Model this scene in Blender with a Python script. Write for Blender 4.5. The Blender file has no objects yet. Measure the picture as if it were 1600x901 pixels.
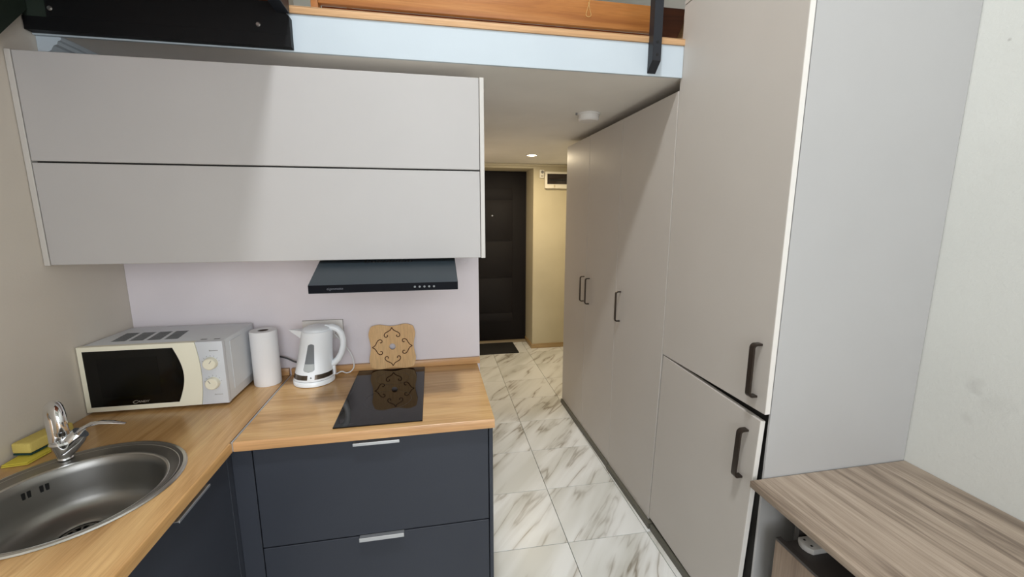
import bpy, bmesh, math, random
from mathutils import Vector, Matrix

random.seed(7)
scene = bpy.context.scene
COL = scene.collection
PI = math.pi

# ------------------------------------------------------------------ camera
cam_d = bpy.data.cameras.new('camera')
cam = bpy.data.objects.new('camera', cam_d)
COL.objects.link(cam)
cam_d.sensor_width = 36.0
cam_d.lens = 654.888 / 1600 * 36.0
cam_d.clip_start = 0.02
_R = Vector((0.9824366737590188, -0.18659570424069494, 0.0004745653110121744))
_U = Vector((0.031361005968629285, 0.16762345343220597, 0.9853521528692657))
_F = Vector((0.1839420271660365, 0.9680312087006184, -0.17053125702834923))
cam.matrix_world = Matrix(((_R.x, _U.x, -_F.x, 1.2495), (_R.y, _U.y, -_F.y, -1.9538),
                           (_R.z, _U.z, -_F.z, 1.5946), (0, 0, 0, 1)))
scene.camera = cam

# ------------------------------------------------------------------ world, lights, exposure
world = bpy.data.worlds.new('world')
scene.world = world
world.use_nodes = True
_bg = world.node_tree.nodes['Background']
_bg.inputs['Color'].default_value = (0.72, 0.85, 1.0, 1)
_bg.inputs['Strength'].default_value = 1.0


def area_light(name, loc, rot, sx, sy, power, color, shape='RECTANGLE'):
    d = bpy.data.lights.new(name, 'AREA')
    d.shape = shape
    d.size = sx
    if shape in ('RECTANGLE', 'ELLIPSE'):
        d.size_y = sy
    d.energy = power
    d.color = color
    o = bpy.data.objects.new(name, d)
    o.location = loc
    o.rotation_euler = rot
    COL.objects.link(o)
    return o


# daylight coming in through the window behind the camera
area_light('window_daylight', (1.5, -4.02, 1.75), (PI / 2, 0, 0), 2.0, 1.9, 42, (0.95, 0.97, 1.0))
# round lamp high under the ceiling
area_light('ceiling_lamp_light', (1.27, -1.62, 4.46), (0, 0, 0), 0.32, 0.32, 58, (0.93, 0.97, 1.0), 'DISK')

scene.view_settings.view_transform = 'Standard'
scene.view_settings.look = 'None'
scene.view_settings.exposure = 0.40
scene.view_settings.gamma = 1.0
scene.view_settings.use_curve_mapping = False


# ------------------------------------------------------------------ materials
def lin(c):
    r = []
    for v in c:
        v = v / 255.0
        r.append(v / 12.92 if v <= 0.04045 else ((v + 0.055) / 1.055) ** 2.4)
    return (r[0], r[1], r[2], 1.0)


def new_mat(name, col, rough=0.5, metal=0.0, spec=0.5):
    m = bpy.data.materials.new(name)
    m.use_nodes = True
    b = m.node_tree.nodes['Principled BSDF']
    b.inputs['Base Color'].default_value = lin(col)
    b.inputs['Roughness'].default_value = rough
    b.inputs['Metallic'].default_value = metal
    b.inputs['Specular IOR Level'].default_value = spec
    return m


def N(m, t):
    return m.node_tree.nodes.new(t)


def L(m, a, b):
    m.node_tree.links.new(a, b)


def bsdf(m):
    return m.node_tree.nodes['Principled BSDF']


def coords(m, scale=(1, 1, 1), rot=(0, 0, 0), kind='Object', rand=0.0):
    tc = N(m, 'ShaderNodeTexCoord')
    mp = N(m, 'ShaderNodeMapping')
    mp.inputs['Scale'].default_value = scale
    mp.inputs['Rotation'].default_value = rot
    if rand:
        oi = N(m, 'ShaderNodeObjectInfo')
        mu = N(m, 'ShaderNodeVectorMath')
        mu.operation = 'SCALE'
        cb = N(m, 'ShaderNodeCombineXYZ')
        L(m, oi.outputs['Random'], cb.inputs[0])
        mm = N(m, 'ShaderNodeMath')
        mm.operation = 'MULTIPLY'
        mm.inputs[1].default_value = 7.3
        L(m, oi.outputs['Random'], mm.inputs[0])
        L(m, mm.outputs[0], cb.inputs[1])
        L(m, mm.outputs[0], cb.inputs[2])
        L(m, cb.outputs[0], mu.inputs[0])
        mu.inputs['Scale'].default_value = rand
        ad = N(m, 'ShaderNodeVectorMath')
        ad.operation = 'ADD'
        L(m, tc.outputs[kind], ad.inputs[0])
        L(m, mu.outputs[0], ad.inputs[1])
        L(m, ad.outputs[0], mp.inputs['Vector'])
    else:
        L(m, tc.outputs[kind], mp.inputs['Vector'])
    return mp.outputs['Vector']


def noise(m, vec, scale, detail=4, rough=0.55, dist=0.0):
    n = N(m, 'ShaderNodeTexNoise')
    n.inputs['Scale'].default_value = scale
    n.inputs['Detail'].default_value = detail
    n.inputs['Roughness'].default_value = rough
    n.inputs['Distortion'].default_value = dist
    if vec is not None:
        L(m, vec, n.inputs['Vector'])
    return n.outputs['Fac']


def ramp(m, fac, stops):
    r = N(m, 'ShaderNodeValToRGB')
    e = r.color_ramp.elements
    while len(e) > 1:
        e.remove(e[-1])
    e[0].position = stops[0][0]
    e[0].color = lin(stops[0][1])
    for p, c in stops[1:]:
        k = e.new(p)
        k.color = lin(c)
    L(m, fac, r.inputs['Fac'])
    return r.outputs['Color']


def mix(m, fac, a, b, mode='MIX'):
    x = N(m, 'ShaderNodeMix')
    x.data_type = 'RGBA'
    x.blend_type = mode
    if isinstance(fac, float):
        x.inputs[0].default_value = fac
    else:
        L(m, fac, x.inputs[0])
    for s, i in ((a, 6), (b, 7)):
        if isinstance(s, tuple):
            x.inputs[i].default_value = s
        else:
            L(m, s, x.inputs[i])
    return x.outputs[2]


def bump(m, h, strength=0.2, dist=0.002):
    b = N(m, 'ShaderNodeBump')
    b.inputs['Strength'].default_value = strength
    b.inputs['Distance'].default_value = dist
    L(m, h, b.inputs['Height'])
    L(m, b.outputs['Normal'], bsdf(m).inputs['Normal'])


def painted(name, col, rough=0.75, bscale=160, bst=0.15, var=6):
    m = new_mat(name, col, rough, 0, 0.3)
    v = coords(m)
    n = noise(m, v, 1.7, 3)
    lo = tuple(max(0, c - var) for c in col)
    hi = tuple(min(255, c + var) for c in col)
    L(m, ramp(m, n, [(0.3, lo), (0.7, hi)]), bsdf(m).inputs['Base Color'])
    bump(m, noise(m, v, bscale, 3, 0.6), bst, 0.002)
    return m


def wood(name, dark, mid, light, grain='x', rough=0.4, knots=0.0, scale=1.0, contrast=1.0, spec=0.5, swirl=1.1, fine_mix=0.42):
    m = new_mat(name, mid, rough, 0, spec)
    lo, hi = 1.1 * scale, 16 * scale
    s = {'x': (lo, hi, hi), 'y': (hi, lo, hi), 'z': (hi, hi, lo)}[grain]
    v = coords(m, s)
    n1 = noise(m, v, 1.0, 5, 0.6, swirl)
    base = ramp(m, n1, [(0.5 - 0.22 / contrast, dark), (0.5, mid), (0.5 + 0.22 / contrast, light)])
    s2 = {'x': (6, 220, 220), 'y': (220, 6, 220), 'z': (220, 220, 6)}[grain]
    v2 = coords(m, s2)
    n2 = noise(m, v2, 1.0, 3, 0.6)
    fine = ramp(m, n2, [(0.35, (208, 204, 198)), (0.6, (255, 255, 255))])
    c = mix(m, fine_mix, base, fine, 'MULTIPLY')
    if knots:
        s3 = {'x': (5, 15, 15), 'y': (15, 5, 15), 'z': (15, 15, 5)}[grain]
        n3 = noise(m, coords(m, s3), 1.0, 4, 0.6, 0.6)
        k = ramp(m, n3, [(0.66, (0, 0, 0)), (0.74, (255, 255, 255))])
        km = N(m, 'ShaderNodeMath')
        km.operation = 'MULTIPLY'
        km.inputs[1].default_value = knots
        L(m, k, km.inputs[0])
        c = mix(m, km.outputs[0], c, lin(dark))
    L(m, c, bsdf(m).inputs['Base Color'])
    bump(m, n2, 0.06, 0.0006)
    return m


M = {}
M['wall_left'] = painted('wall_paint_beige', (214, 206, 194))
M['wall_back'] = painted('wall_paint_pale', (226, 219, 223), 0.6)
M['wall_hall'] = painted('wall_paint_hall', (200, 190, 162))
M['ceiling'] = painted('ceiling_paint', (232, 228, 220), 0.8)
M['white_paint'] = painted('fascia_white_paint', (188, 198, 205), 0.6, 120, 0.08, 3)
M['upper_wall'] = painted('loft_wall_paint', (214, 214, 206))
M['cab_grey'] = painted('upper_cabinet_laminate', (181, 178, 176), 0.45, 900, 0.03, 2)
M['cashmere'] = painted('cashmere_laminate', (194, 188, 181), 0.42, 900, 0.03, 2)
M['panel_white'] = painted('side_panel_laminate', (179, 178, 177), 0.45, 900, 0.03, 2)
M['edge_bright'] = new_mat('bright_edge_band', (226, 222, 216), 0.4)
M['edge_white'] = new_mat('pale_edge_band', (196, 192, 186), 0.4)
M['gap_dark'] = new_mat('dark_gap', (38, 36, 33), 0.8)
M['anthracite'] = painted('anthracite_laminate', (55, 58, 66), 0.45, 700, 0.05, 2)
M['anthracite_dark'] = new_mat('anthracite_carcass', (34, 36, 41), 0.5)
M['plinth'] = new_mat('plinth_grey', (92, 90, 80), 0.5)
M['alu'] = new_mat('satin_aluminium', (205, 206, 208), 0.35, 0.85)
M['bronze'] = new_mat('dark_bronze_handle', (70, 62, 56), 0.32, 0.75)
M['steel'] = new_mat('brushed_sink_steel', (146, 144, 140), 0.38, 1.0)
M['rim_steel'] = new_mat('rim_steel_highlight', (205, 204, 200), 0.3, 1.0)  # brighter steel colour carries the highlight along the rim and inner lip
M['chrome'] = new_mat('chrome', (225, 226, 228), 0.06, 1.0)
M['black_hole'] = new_mat('black_recess', (8, 8, 8), 0.7)
M['hob_glass'] = new_mat('black_ceramic_glass', (8, 8, 10), 0.04, 0, 0.38)
M['hob_print'] = new_mat('grey_hob_print', (62, 62, 66), 0.3)
M['hood'] = new_mat('graphite_hood_enamel', (42, 52, 59), 0.36, 0.2)
M['hood_front'] = new_mat('navy_hood_front', (7, 9, 16), 0.5, 0, 0.1)
M['grey_button'] = new_mat('satin_button', (120, 124, 126), 0.5, 0.2)
M['grey_lettering'] = new_mat('grey_lettering', (84, 86, 94), 0.5)
M['grey_print'] = new_mat('grey_print', (122, 124, 132), 0.5)
M['mw_cream'] = painted('cream_plastic', (238, 234, 214), 0.35, 500, 0.02, 3)
M['mw_white'] = new_mat('white_plastic', (214, 218, 224), 0.35)
M['mw_metal'] = new_mat('white_enamel_case', (218, 222, 226), 0.4)
M['mw_window'] = new_mat('black_window', (7, 8, 8), 0.12, 0, 0.4)
M['mw_mesh'] = new_mat('dark_mesh', (10, 11, 11), 0.25, 0, 0.3)
M['vent_grey'] = new_mat('vent_grey', (104, 108, 110), 0.6)
M['paper'] = painted('kitchen_paper', (240, 240, 242), 0.9, 300, 0.3, 2)
M['core_shaded'] = new_mat('shaded_cardboard_core', (84, 70, 64), 0.9)  # colour darkened for the shade inside the cardboard tube
M['sill'] = new_mat('threshold_beige', (150, 136, 112), 0.6)
M['kettle'] = new_mat('kettle_white_plastic', (240, 245, 250), 0.25)
M['gauge'] = new_mat('smoky_gauge', (118, 124, 130), 0.15)
M['gauge_water'] = new_mat('gauge_water', (178, 184, 186), 0.15)
M['band'] = new_mat('kettle_band', (112, 104, 96), 0.18, 0.85)
M['cable_black'] = new_mat('black_cable', (18, 18, 19), 0.45)
M['cable_white'] = new_mat('white_cable', (225, 225, 225), 0.45)
M['socket'] = new_mat('socket_plastic', (222, 218, 214), 0.4)
M['socket_grey'] = new_mat('socket_mid_grey', (160, 154, 150), 0.6)  # flat grey for the plate outline and the outlet discs
M['sponge'] = painted('yellow_sponge', (208, 188, 104), 0.95, 260, 0.9, 8)
M['scour'] = painted('green_scourer', (28, 62, 58), 0.95, 400, 0.8, 6)
M['cloth'] = painted('yellow_cloth', (208, 192, 74), 0.95, 400, 0.5, 8)
M['oak'] = wood('worktop_oak', (166, 124, 78), (203, 161, 107), (220, 182, 128), 'x', 0.24, 0.45, 0.8, 1.0)
M['oak_y'] = wood('worktop_oak_sink_leg', (166, 124, 76), (196, 155, 103), (212, 174, 121), 'y', 0.26, 0.5, 0.9, 1.0)
M['oak_edge'] = wood('worktop_edge_oak', (176, 130, 84), (200, 154, 106), (214, 172, 122), 'x', 0.3, 0.2)
M['oak_edge_y'] = wood('worktop_edge_oak_sink_leg', (174, 130, 80), (198, 154, 100), (212, 172, 118), 'y', 0.3, 0.2)
M['board'] = wood('cutting_board_wood', (204, 160, 106), (214, 172, 118), (222, 184, 132), 'z', 0.5, 0.0, 1.0, 0.8)
M['board_engrave'] = new_mat('burnt_engraving', (82, 46, 20), 0.8)
M['desk'] = wood('truffle_oak', (114, 98, 84), (164, 147, 130), (183, 166, 149), 'y', 0.5, 0.4, 0.8, 1.15, 0.5, 2.4, 0.55)
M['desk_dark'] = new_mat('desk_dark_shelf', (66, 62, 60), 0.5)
M['desk_front'] = wood('desk_drawer_oak', (118, 100, 86), (146, 127, 110), (166, 148, 130), 'z', 0.5, 0.1, 1.2)
M['pine'] = wood('varnished_pine', (142, 84, 38), (170, 110, 54), (188, 132, 76), 'x', 0.42, 0.5, 0.8)
M['pine_dark'] = wood('dark_brown_pine', (52, 26, 14), (72, 38, 20), (92, 50, 28), 'x', 0.45)  # darker brown tone for the end of the bed rail
M['trim_wood'] = wood('pale_beech_edge', (190, 146, 102), (206, 164, 120), (216, 176, 134), 'x', 0.45)
M['stair_wood'] = wood('reddish_stair_wood', (120, 62, 34), (150, 82, 48), (172, 100, 60), 'x', 0.4)
M['black_metal'] = new_mat('black_painted_metal', (7, 8, 10), 0.55, 0, 0.25)
M['post_metal'] = new_mat('post_black_paint', (26, 30, 37), 0.45)
M['dark_green'] = painted('dark_green_board', (34, 44, 36), 0.7, 200, 0.2, 5)
M['screw'] = new_mat('screw_zinc', (190, 190, 188), 0.3, 0.9)
M['door'] = painted('dark_brown_door', (20, 16, 17), 0.65, 300, 0.1, 3)
M['door_edge'] = new_mat('door_frame_dark', (38, 32, 32), 0.5)
M['skirting'] = wood('hall_skirting', (150, 122, 80), (172, 144, 100), (188, 160, 116), 'x', 0.5)
M['mat'] = painted('black_doormat', (40, 39, 38), 0.95, 600, 0.9, 4)
M['box_white'] = new_mat('fuse_box_white', (236, 230, 214), 0.4)
M['box_dark'] = new_mat('fuse_box_smoked_door', (44, 36, 34), 0.12)
M['detector'] = new_mat('detector_white', (226, 222, 216), 0.45)
M['grey_plastic'] = new_mat('grey_plastic', (128, 126, 122), 0.45)
M['remote'] = new_mat('remote_white', (206, 206, 204), 0.4)
M['remote_button'] = new_mat('remote_button_grey', (112, 112, 112), 0.5)
M['thread'] = new_mat('yellow_thread', (214, 184, 120), 0.9)
M['glass'] = new_mat('window_glass', (235, 242, 245), 0.02)
bsdf(M['glass']).inputs['Transmission Weight'].default_value = 1.0
M['grout'] = new_mat('tile_grout', (112, 108, 98), 0.9)
M['window_white'] = new_mat('window_frame_white', (235, 236, 238), 0.4)


def emissive(name, col, strength):
    m = new_mat(name, col, 0.5)
    bsdf(m).inputs['Emission Color'].default_value = lin(col)
    bsdf(m).inputs['Emission Strength'].default_value = strength
    return m


M['downlight'] = emissive('downlight_glow', (255, 236, 200), 14)
M['lamp_glow'] = emissive('lamp_glow', (236, 244, 255), 3)

# right wall: rough white paint with two grey smudges
m = painted('wall_paint_white_rough', (206, 207, 202), 0.8, 95, 0.45, 3)
_base = bsdf(m).inputs['Base Color'].links[0].from_socket
_tc = N(m, 'ShaderNodeTexCoord')
_out = _base
for cx, cy, cz, r, k in ((2.93, -0.99, 1.055, 0.035, 0.22), (2.93, -0.985, 0.955, 0.025, 0.16),
                         (2.93, -1.05, 1.02, 0.05, 0.1), (2.93, -0.915, 2.104, 0.006, 0.5)):
    vm = N(m, 'ShaderNodeVectorMath')
    vm.operation = 'DISTANCE'
    nz = N(m, 'ShaderNodeTexNoise')
    nz.inputs['Scale'].default_value = 30
    L(m, _tc.outputs['Object'], nz.inputs['Vector'])
    ml = N(m, 'ShaderNodeVectorMath')
    ml.operation = 'MULTIPLY_ADD'
    L(m, nz.outputs['Color'], ml.inputs[0])
    ml.inputs[1].default_value = (r * 1.6,) * 3
    L(m, _tc.outputs['Object'], ml.inputs[2])
    L(m, ml.outputs[0], vm.inputs[0])
    vm.inputs[1].default_value = (cx + r * .8, cy + r * .8, cz + r * .8)
    mr = N(m, 'ShaderNodeMapRange')
    L(m, vm.outputs['Value'], mr.inputs[0])
    mr.inputs[1].default_value = r * 0.3
    mr.inputs[2].default_value = r
    mr.inputs[3].default_value = k
    mr.inputs[4].default_value = 0.0
    _out = mix(m, mr.outputs[0], _out, lin((150, 148, 144)))
L(m, _out, bsdf(m).inputs['Base Color'])
M['wall_right'] = m

# marble-look floor tile
m = new_mat('marble_tile', (222, 222, 216), 0.34)
v = coords(m, (1, 1, 1), (0, 0, -0.9), rand=3.0)
mp = N(m, 'ShaderNodeMapping')
mp.inputs['Scale'].default_value = (0.9, 7.5, 1)
L(m, v, mp.inputs['Vector'])
n1 = noise(m, mp.outputs['Vector'], 0.9, 4, 0.5, 0.35)
sb = N(m, 'ShaderNodeMath')
sb.operation = 'SUBTRACT'
sb.inputs[1].default_value = 0.5
L(m, n1, sb.inputs[0])
ab = N(m, 'ShaderNodeMath')
ab.operation = 'ABSOLUTE'
L(m, sb.outputs[0], ab.inputs[0])
veins = ramp(m, ab.outputs[0], [(0.0, (146, 139, 128)), (0.007, (180, 175, 166)), (0.024, (218, 217, 213)), (0.075, (233, 234, 232))])
n2 = noise(m, mp.outputs['Vector'], 0.6, 3, 0.5, 0.4)
cloud = ramp(m, n2, [(0.36, (222, 221, 215)), (0.55, (255, 255, 255))])
msk = ramp(m, noise(m, v, 2.6, 2), [(0.38, (0, 0, 0)), (0.6, (255, 255, 255))])
c = mix(m, msk, lin((233, 234, 232)), veins)
c = mix(m, 0.8, c, cloud, 'MULTIPLY')
L(m, c, bsdf(m).inputs['Base Color'])
M['tile'] = m

# slightly brushed look on the sink
bump(M['steel'], noise(M['steel'], coords(M['steel'], (40, 400, 40)), 1.0, 2), 0.03, 0.0005)


# ------------------------------------------------------------------ mesh helpers
class G:
    """collects shapes in world coordinates; build() links them as one mesh object"""

    def __init__(self):
        self.bm = bmesh.new()

    def _merge(self, b):
        me = bpy.data.meshes.new('tmp')
        b.to_mesh(me)
        b.free()
        self.bm.from_mesh(me)
        bpy.data.meshes.remove(me)

    def box(self, x0, x1, y0, y1, z0, z1, bev=0.0, seg=2, rot=None, pivot=None):
        b = bmesh.new()
        vs = [b.verts.new((x, y, z)) for x in (x0, x1) for y in (y0, y1) for z in (z0, z1)]
        for f in ((0, 1, 3, 2), (4, 6, 7, 5), (0, 4, 5, 1), (2, 3, 7, 6), (0, 2, 6, 4), (1, 5, 7, 3)):
            b.faces.new([vs[i] for i in f])
        if bev:
            bmesh.ops.bevel(b, geom=list(b.edges), offset=bev, segments=seg, affect='EDGES', profile=0.5)
        if rot is not None:
            bmesh.ops.rotate(b, verts=b.verts, cent=pivot, matrix=rot)
        self._merge(b)
        return self

    def prism(self, pts, axis, a, c, bev=0.0, seg=2):
        """polygon pts in the plane normal to axis, extruded from a to c"""
        b = bmesh.new()

        def P(p, t):
            return {'x': (t, p[0], p[1]), 'y': (p[0], t, p[1]), 'z': (p[0], p[1], t)}[axis]
        va = [b.verts.new(P(p, a)) for p in pts]
        vc = [b.verts.new(P(p, c)) for p in pts]
        n = len(pts)
        fa = b.faces.new(va)
        fc = b.faces.new(vc[::-1])
        for i in range(n):
            b.faces.new((va[i], vc[i], vc[(i + 1) % n], va[(i + 1) % n]))
        bmesh.ops.recalc_face_normals(b, faces=b.faces)
        if bev:
            ed = [e for e in b.edges if (e in fa.edges[:] or e in fc.edges[:])]
            bmesh.ops.bevel(b, geom=ed, offset=bev, segments=seg, affect='EDGES', profile=0.5)
        bmesh.ops.triangulate(b, faces=[f for f in b.faces if len(f.verts) > 4])
        self._merge(b)
        return self

    def rings(self, rings, cap0=True, cap1=True):
        b = bmesh.new()
        R = [[b.verts.new(p) for p in r] for r in rings]
        n = len(R[0])
        for i in range(len(R) - 1):
            for j in range(n):
                b.faces.new((R[i][j], R[i][(j + 1) % n], R[i + 1][(j + 1) % n], R[i + 1][j]))
        if cap0:
            b.faces.new(R[0][::-1])
        if cap1:
            b.faces.new(R[-1])
        bmesh.ops.recalc_face_normals(b, faces=b.faces)
        self._merge(b)
        return self

    def lathe(self, prof, cx, cy, seg=32, cap0=True, cap1=True, shear=(0, 0), z0=0):
        rs = []
        for r, z in prof:
            ox, oy = cx + shear[0] * (z - z0), cy + shear[1] * (z - z0)
            rs.append([(ox + r * math.cos(2 * PI * k / seg), oy + r * math.sin(2 * PI * k / seg), z) for k in range(seg)])
        return self.rings(rs, cap0, cap1)

    def cyl(self, p0, p1, r0, r1=None, seg=20):
        return self.tube([p0, p1], [r0, r0 if r1 is None else r1], seg)

    def tube(self, pts, r, seg=10, flat=1.0, up=None):
        """sweep a circle (or flattened ellipse) along pts"""
        pts = [Vector(p) for p in pts]
        n = len(pts)
        rr = r if isinstance(r, (list, tuple)) else [r] * n
        T = []
        for i in range(n):
            t = pts[min(i + 1, n - 1)] - pts[max(i - 1, 0)]
            T.append(t.normalized())
        u = Vector(up) if up else (Vector((0, 0, 1)) if abs(T[0].z) < 0.9 else Vector((1, 0, 0)))
        rs = []
        for i in range(n):
            s = T[i].cross(u)
            if s.length < 1e-5:
                s = T[i].cross(Vector((0, 1, 0)))
            s.normalize()
            w = s.cross(T[i]).normalized()
            if not up:
                u = w
            rs.append([tuple(pts[i] + s * rr[i] * math.cos(2 * PI * k / seg) + w * rr[i] * flat * math.sin(2 * PI * k / seg)) for k in range(seg)])
        return self.rings(rs)

    def strap(self, path, w, t, axis):
        """flat strap: path of points, width w along axis vector, thickness t"""
        A = Vector(axis)
        pts = [Vector(p) for p in path]
        n = len(pts)
        rs = []
        for i in range(n):
            tg = (pts[min(i + 1, n - 1)] - pts[max(i - 1, 0)]).normalized()
            nn = tg.cross(A).normalized()
            p = pts[i]
            rs.append([tuple(p + A * a * w / 2 + nn * b * t / 2) for a, b in ((-1, -1), (1, -1), (1, 1), (-1, 1))])
        return self.rings(rs)

    def build(self, name, mat, parent=None, smooth=True, rot=None, pivot=None):
        if rot is not None:
            bmesh.ops.rotate(self.bm, verts=self.bm.verts, cent=pivot, matrix=rot)
        off = root_loc(parent)
        if off.length:
            bmesh.ops.translate(self.bm, verts=self.bm.verts, vec=-off)
        me = bpy.data.meshes.new(name)
        self.bm.to_mesh(me)
        self.bm.free()
        me.materials.append(M[mat])
        if smooth:
            me.polygons.foreach_set('use_smooth', [True] * len(me.polygons))
            me.set_sharp_from_angle(angle=math.radians(35))
        o = bpy.data.objects.new(name, me)
        COL.objects.link(o)
        if parent:
            o.parent = parent
        return o


def root_loc(p):
    v = Vector((0, 0, 0))
    while p is not None:
        v += p.location
        p = p.parent
    return v


def tag(o, label, cat, group=None):
    o['label'] = label
    o['category'] = cat
    if group:
        o['group'] = group
    return o


def thing(name, label, cat, loc, group=None):
    o = bpy.data.objects.new(name, None)
    o.empty_display_size = 0.05
    o.location = loc
    COL.objects.link(o)
    return tag(o, label, cat, group)


def struct(o):
    o['kind'] = 'structure'
    return o


def dup(o, loc):
    r = o.copy()
    COL.objects.link(r)
    r.location = loc
    for ch in list(o.children):
        c = ch.copy()
        COL.objects.link(c)
        c.parent = r
    return r


def text_part(name, body, size, loc, rot, mat, parent, width=None, italic=0.0, extrude=0.0003, bold=0.0):
    cu = bpy.data.curves.new(name, 'FONT')
    cu.body = body
    cu.size = size
    cu.extrude = extrude
    cu.shear = italic
    cu.offset = bold
    cu.align_x = 'LEFT'
    tmp = bpy.data.objects.new('tmp', cu)
    COL.objects.link(tmp)
    dg = bpy.context.evaluated_depsgraph_get()
    me = bpy.data.meshes.new_from_object(tmp.evaluated_get(dg))
    bpy.data.objects.remove(tmp)
    if width:
        w = max(v.co.x for v in me.vertices) - min(v.co.x for v in me.vertices)
        me.transform(Matrix.Diagonal((width / w, 1, 1, 1)))
    me.transform(Matrix.Translation(Vector(loc)) @ rot.to_4x4())
    me.transform(Matrix.Translation(-root_loc(parent)))
    me.materials.clear()
    me.materials.append(M[mat])
    me.name = name
    o = bpy.data.objects.new(name, me)
    COL.objects.link(o)
    o.parent = parent
    return o


FACE_Y = Matrix(((1, 0, 0), (0, 0, -1), (0, 1, 0)))   # text standing upright, facing -y


def arc(c, r, a0, a1, n):
    return [(c[0] + r * math.cos(a0 + (a1 - a0) * i / n), c[1] + r * math.sin(a0 + (a1 - a0) * i / n)) for i in range(n + 1)]


# ------------------------------------------------------------------ shell of the room
YB = 0.03          # face of the kitchen back wall
XR = 2.932         # face of the right wall
floor = struct(G().box(-0.2, 3.15, -4.3, 3.4, -0.12, -0.010).build('floor', 'grout', None, False))
T, GAP, ROT = 0.4185, 0.003, -0.0165
_h = T / 2 - GAP / 2
tile_me = None
_px, _py = 1.866, -0.204                     # a joint crossing
ca, sa = math.cos(ROT), math.sin(ROT)
for i in range(-4, 3):
    for j in range(-9, 9):
        lx, ly = (i + 0.5) * T, (j + 0.5) * T
        x, y = _px + lx * ca - ly * sa, _py + lx * sa + ly * ca
        if not (0.1 < x < 3.0 and -4.0 < y < 3.2):
            continue
        if tile_me is None:
            g = G().box(-_h, _h, -_h, _h, -0.010, 0.0, 0.0008, 1)
            t = g.build('tile', 'tile', floor, False)
            tile_me = t.data
        else:
            t = bpy.data.objects.new('tile', tile_me)
            COL.objects.link(t)
            t.parent = floor
        t.location = (x, y, 0)
        t.rotation_euler = (0, 0, ROT)

struct(G().box(-0.15, -0.001, -4.2, 3.3, -0.005, 4.6).build('wall_left', 'wall_left', None, False))
struct(G().box(XR, XR + 0.15, -4.2, 3.3, -0.005, 4.6).build('wall_right', 'wall_right', None, False))
struct(G().box(0, 1.4635, YB, 2.846, 0.0, 2.175).build('wall_back', 'wall_back', None, False))
# end of the hall: lintel, the wall right of the door niche, back of the niche
g = G()
g.box(2.412, XR - 0.001, 2.847, 3.36, 0.0, 2.175)
g.box(1.30, 2.411, 2.847, 3.36, 2.128, 2.175)
g.box(1.30, 1.53, 2.848, 3.36, 0.0, 2.127)
g.box(1.531, 2.411, 3.262, 3.36, 0.0, 2.127)
struct(g.build('wall_hall', 'wall_hall', None, False))
struct(G().box(0, XR - 0.001, 2.847, 3.0, 2.323, 4.6).build('wall_loft', 'upper_wall', None, False))
# wall behind the camera with the window opening
g = G()
g.box(0, 0.5, -4.2, -4.06, 0.0, 4.6)
g.box(2.5, XR - 0.001, -4.2, -4.06, 0.0, 4.6)
g.box(0.5, 2.5, -4.2, -4.06, 0.0, 0.8)
g.box(0.5, 2.5, -4.2, -4.06, 2.7, 4.6)
struct(g.build('wall_front', 'wall_right', None, False))
w = struct(G().box(0.5, 0.56, -4.17, -4.1, 0.8, 2.7).box(2.44, 2.5, -4.17, -4.1, 0.8, 2.7)
           .box(0.56, 2.44, -4.17, -4.1, 0.8, 0.86).box(0.56, 2.44, -4.17, -4.1, 2.64, 2.7)
           .box(1.47, 1.53, -4.17, -4.1, 0.86, 2.64).build('window_1', 'window_white', None, False))
for a, b_ in ((0.56, 1.47), (1.53, 2.44)):
    G().box(a, b_, -4.14, -4.135, 0.86, 2.64).build('pane', 'glass', w, False)
G().box(0.48, 2.52, -4.1, -3.98, 0.76, 0.8, 0.004).build('window_sill', 'window_white', w)
# lower ceiling (underside of the loft) and the high ceiling over the room
struct(G().box(0, XR - 0.001, -0.203, 2.846, 2.176, 2.318).build('ceiling', 'ceiling', None, False))
struct(G().box(-0.15, XR + 0.15, -4.2, 3.3, 4.6, 4.72).build('ceiling', 'upper_wall', None, False))
# white fascia board of the loft with a beech edge on top
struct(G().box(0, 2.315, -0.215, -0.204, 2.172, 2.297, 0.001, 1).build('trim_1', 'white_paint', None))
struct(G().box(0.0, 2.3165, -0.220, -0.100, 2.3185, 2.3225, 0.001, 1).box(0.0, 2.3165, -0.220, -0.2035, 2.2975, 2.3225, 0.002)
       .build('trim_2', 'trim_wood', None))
# ribbed cornice along the left wall under the loft
pr = [(0.0, 2.1755), (0.0, 2.10), (0.010, 2.102), (0.014, 2.112), (0.022, 2.116), (0.026, 2.126), (0.036, 2.130),
      (0.046, 2.146), (0.056, 2.150), (0.060, 2.160), (0.068, 2.163), (0.072, 2.1755)]
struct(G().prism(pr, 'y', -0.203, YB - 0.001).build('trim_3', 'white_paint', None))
# thin cornice over the hall door
struct(G().box(1.47, 2.93, 2.815, 2.8465, 2.150, 2.1755, 0.006).build('trim_4', 'wall_hall', None))
# wooden skirting around the hall corner
struct(G().box(2.398, 2.930, 2.833, 2.8465, 0.0, 0.055, 0.003).build('baseboard_hall', 'skirting', None))
struct(G().box(2.398, 2.4115, 2.8475, 3.20, 0.0, 0.055, 0.003).build('baseboard_niche', 'skirting', None))

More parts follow.
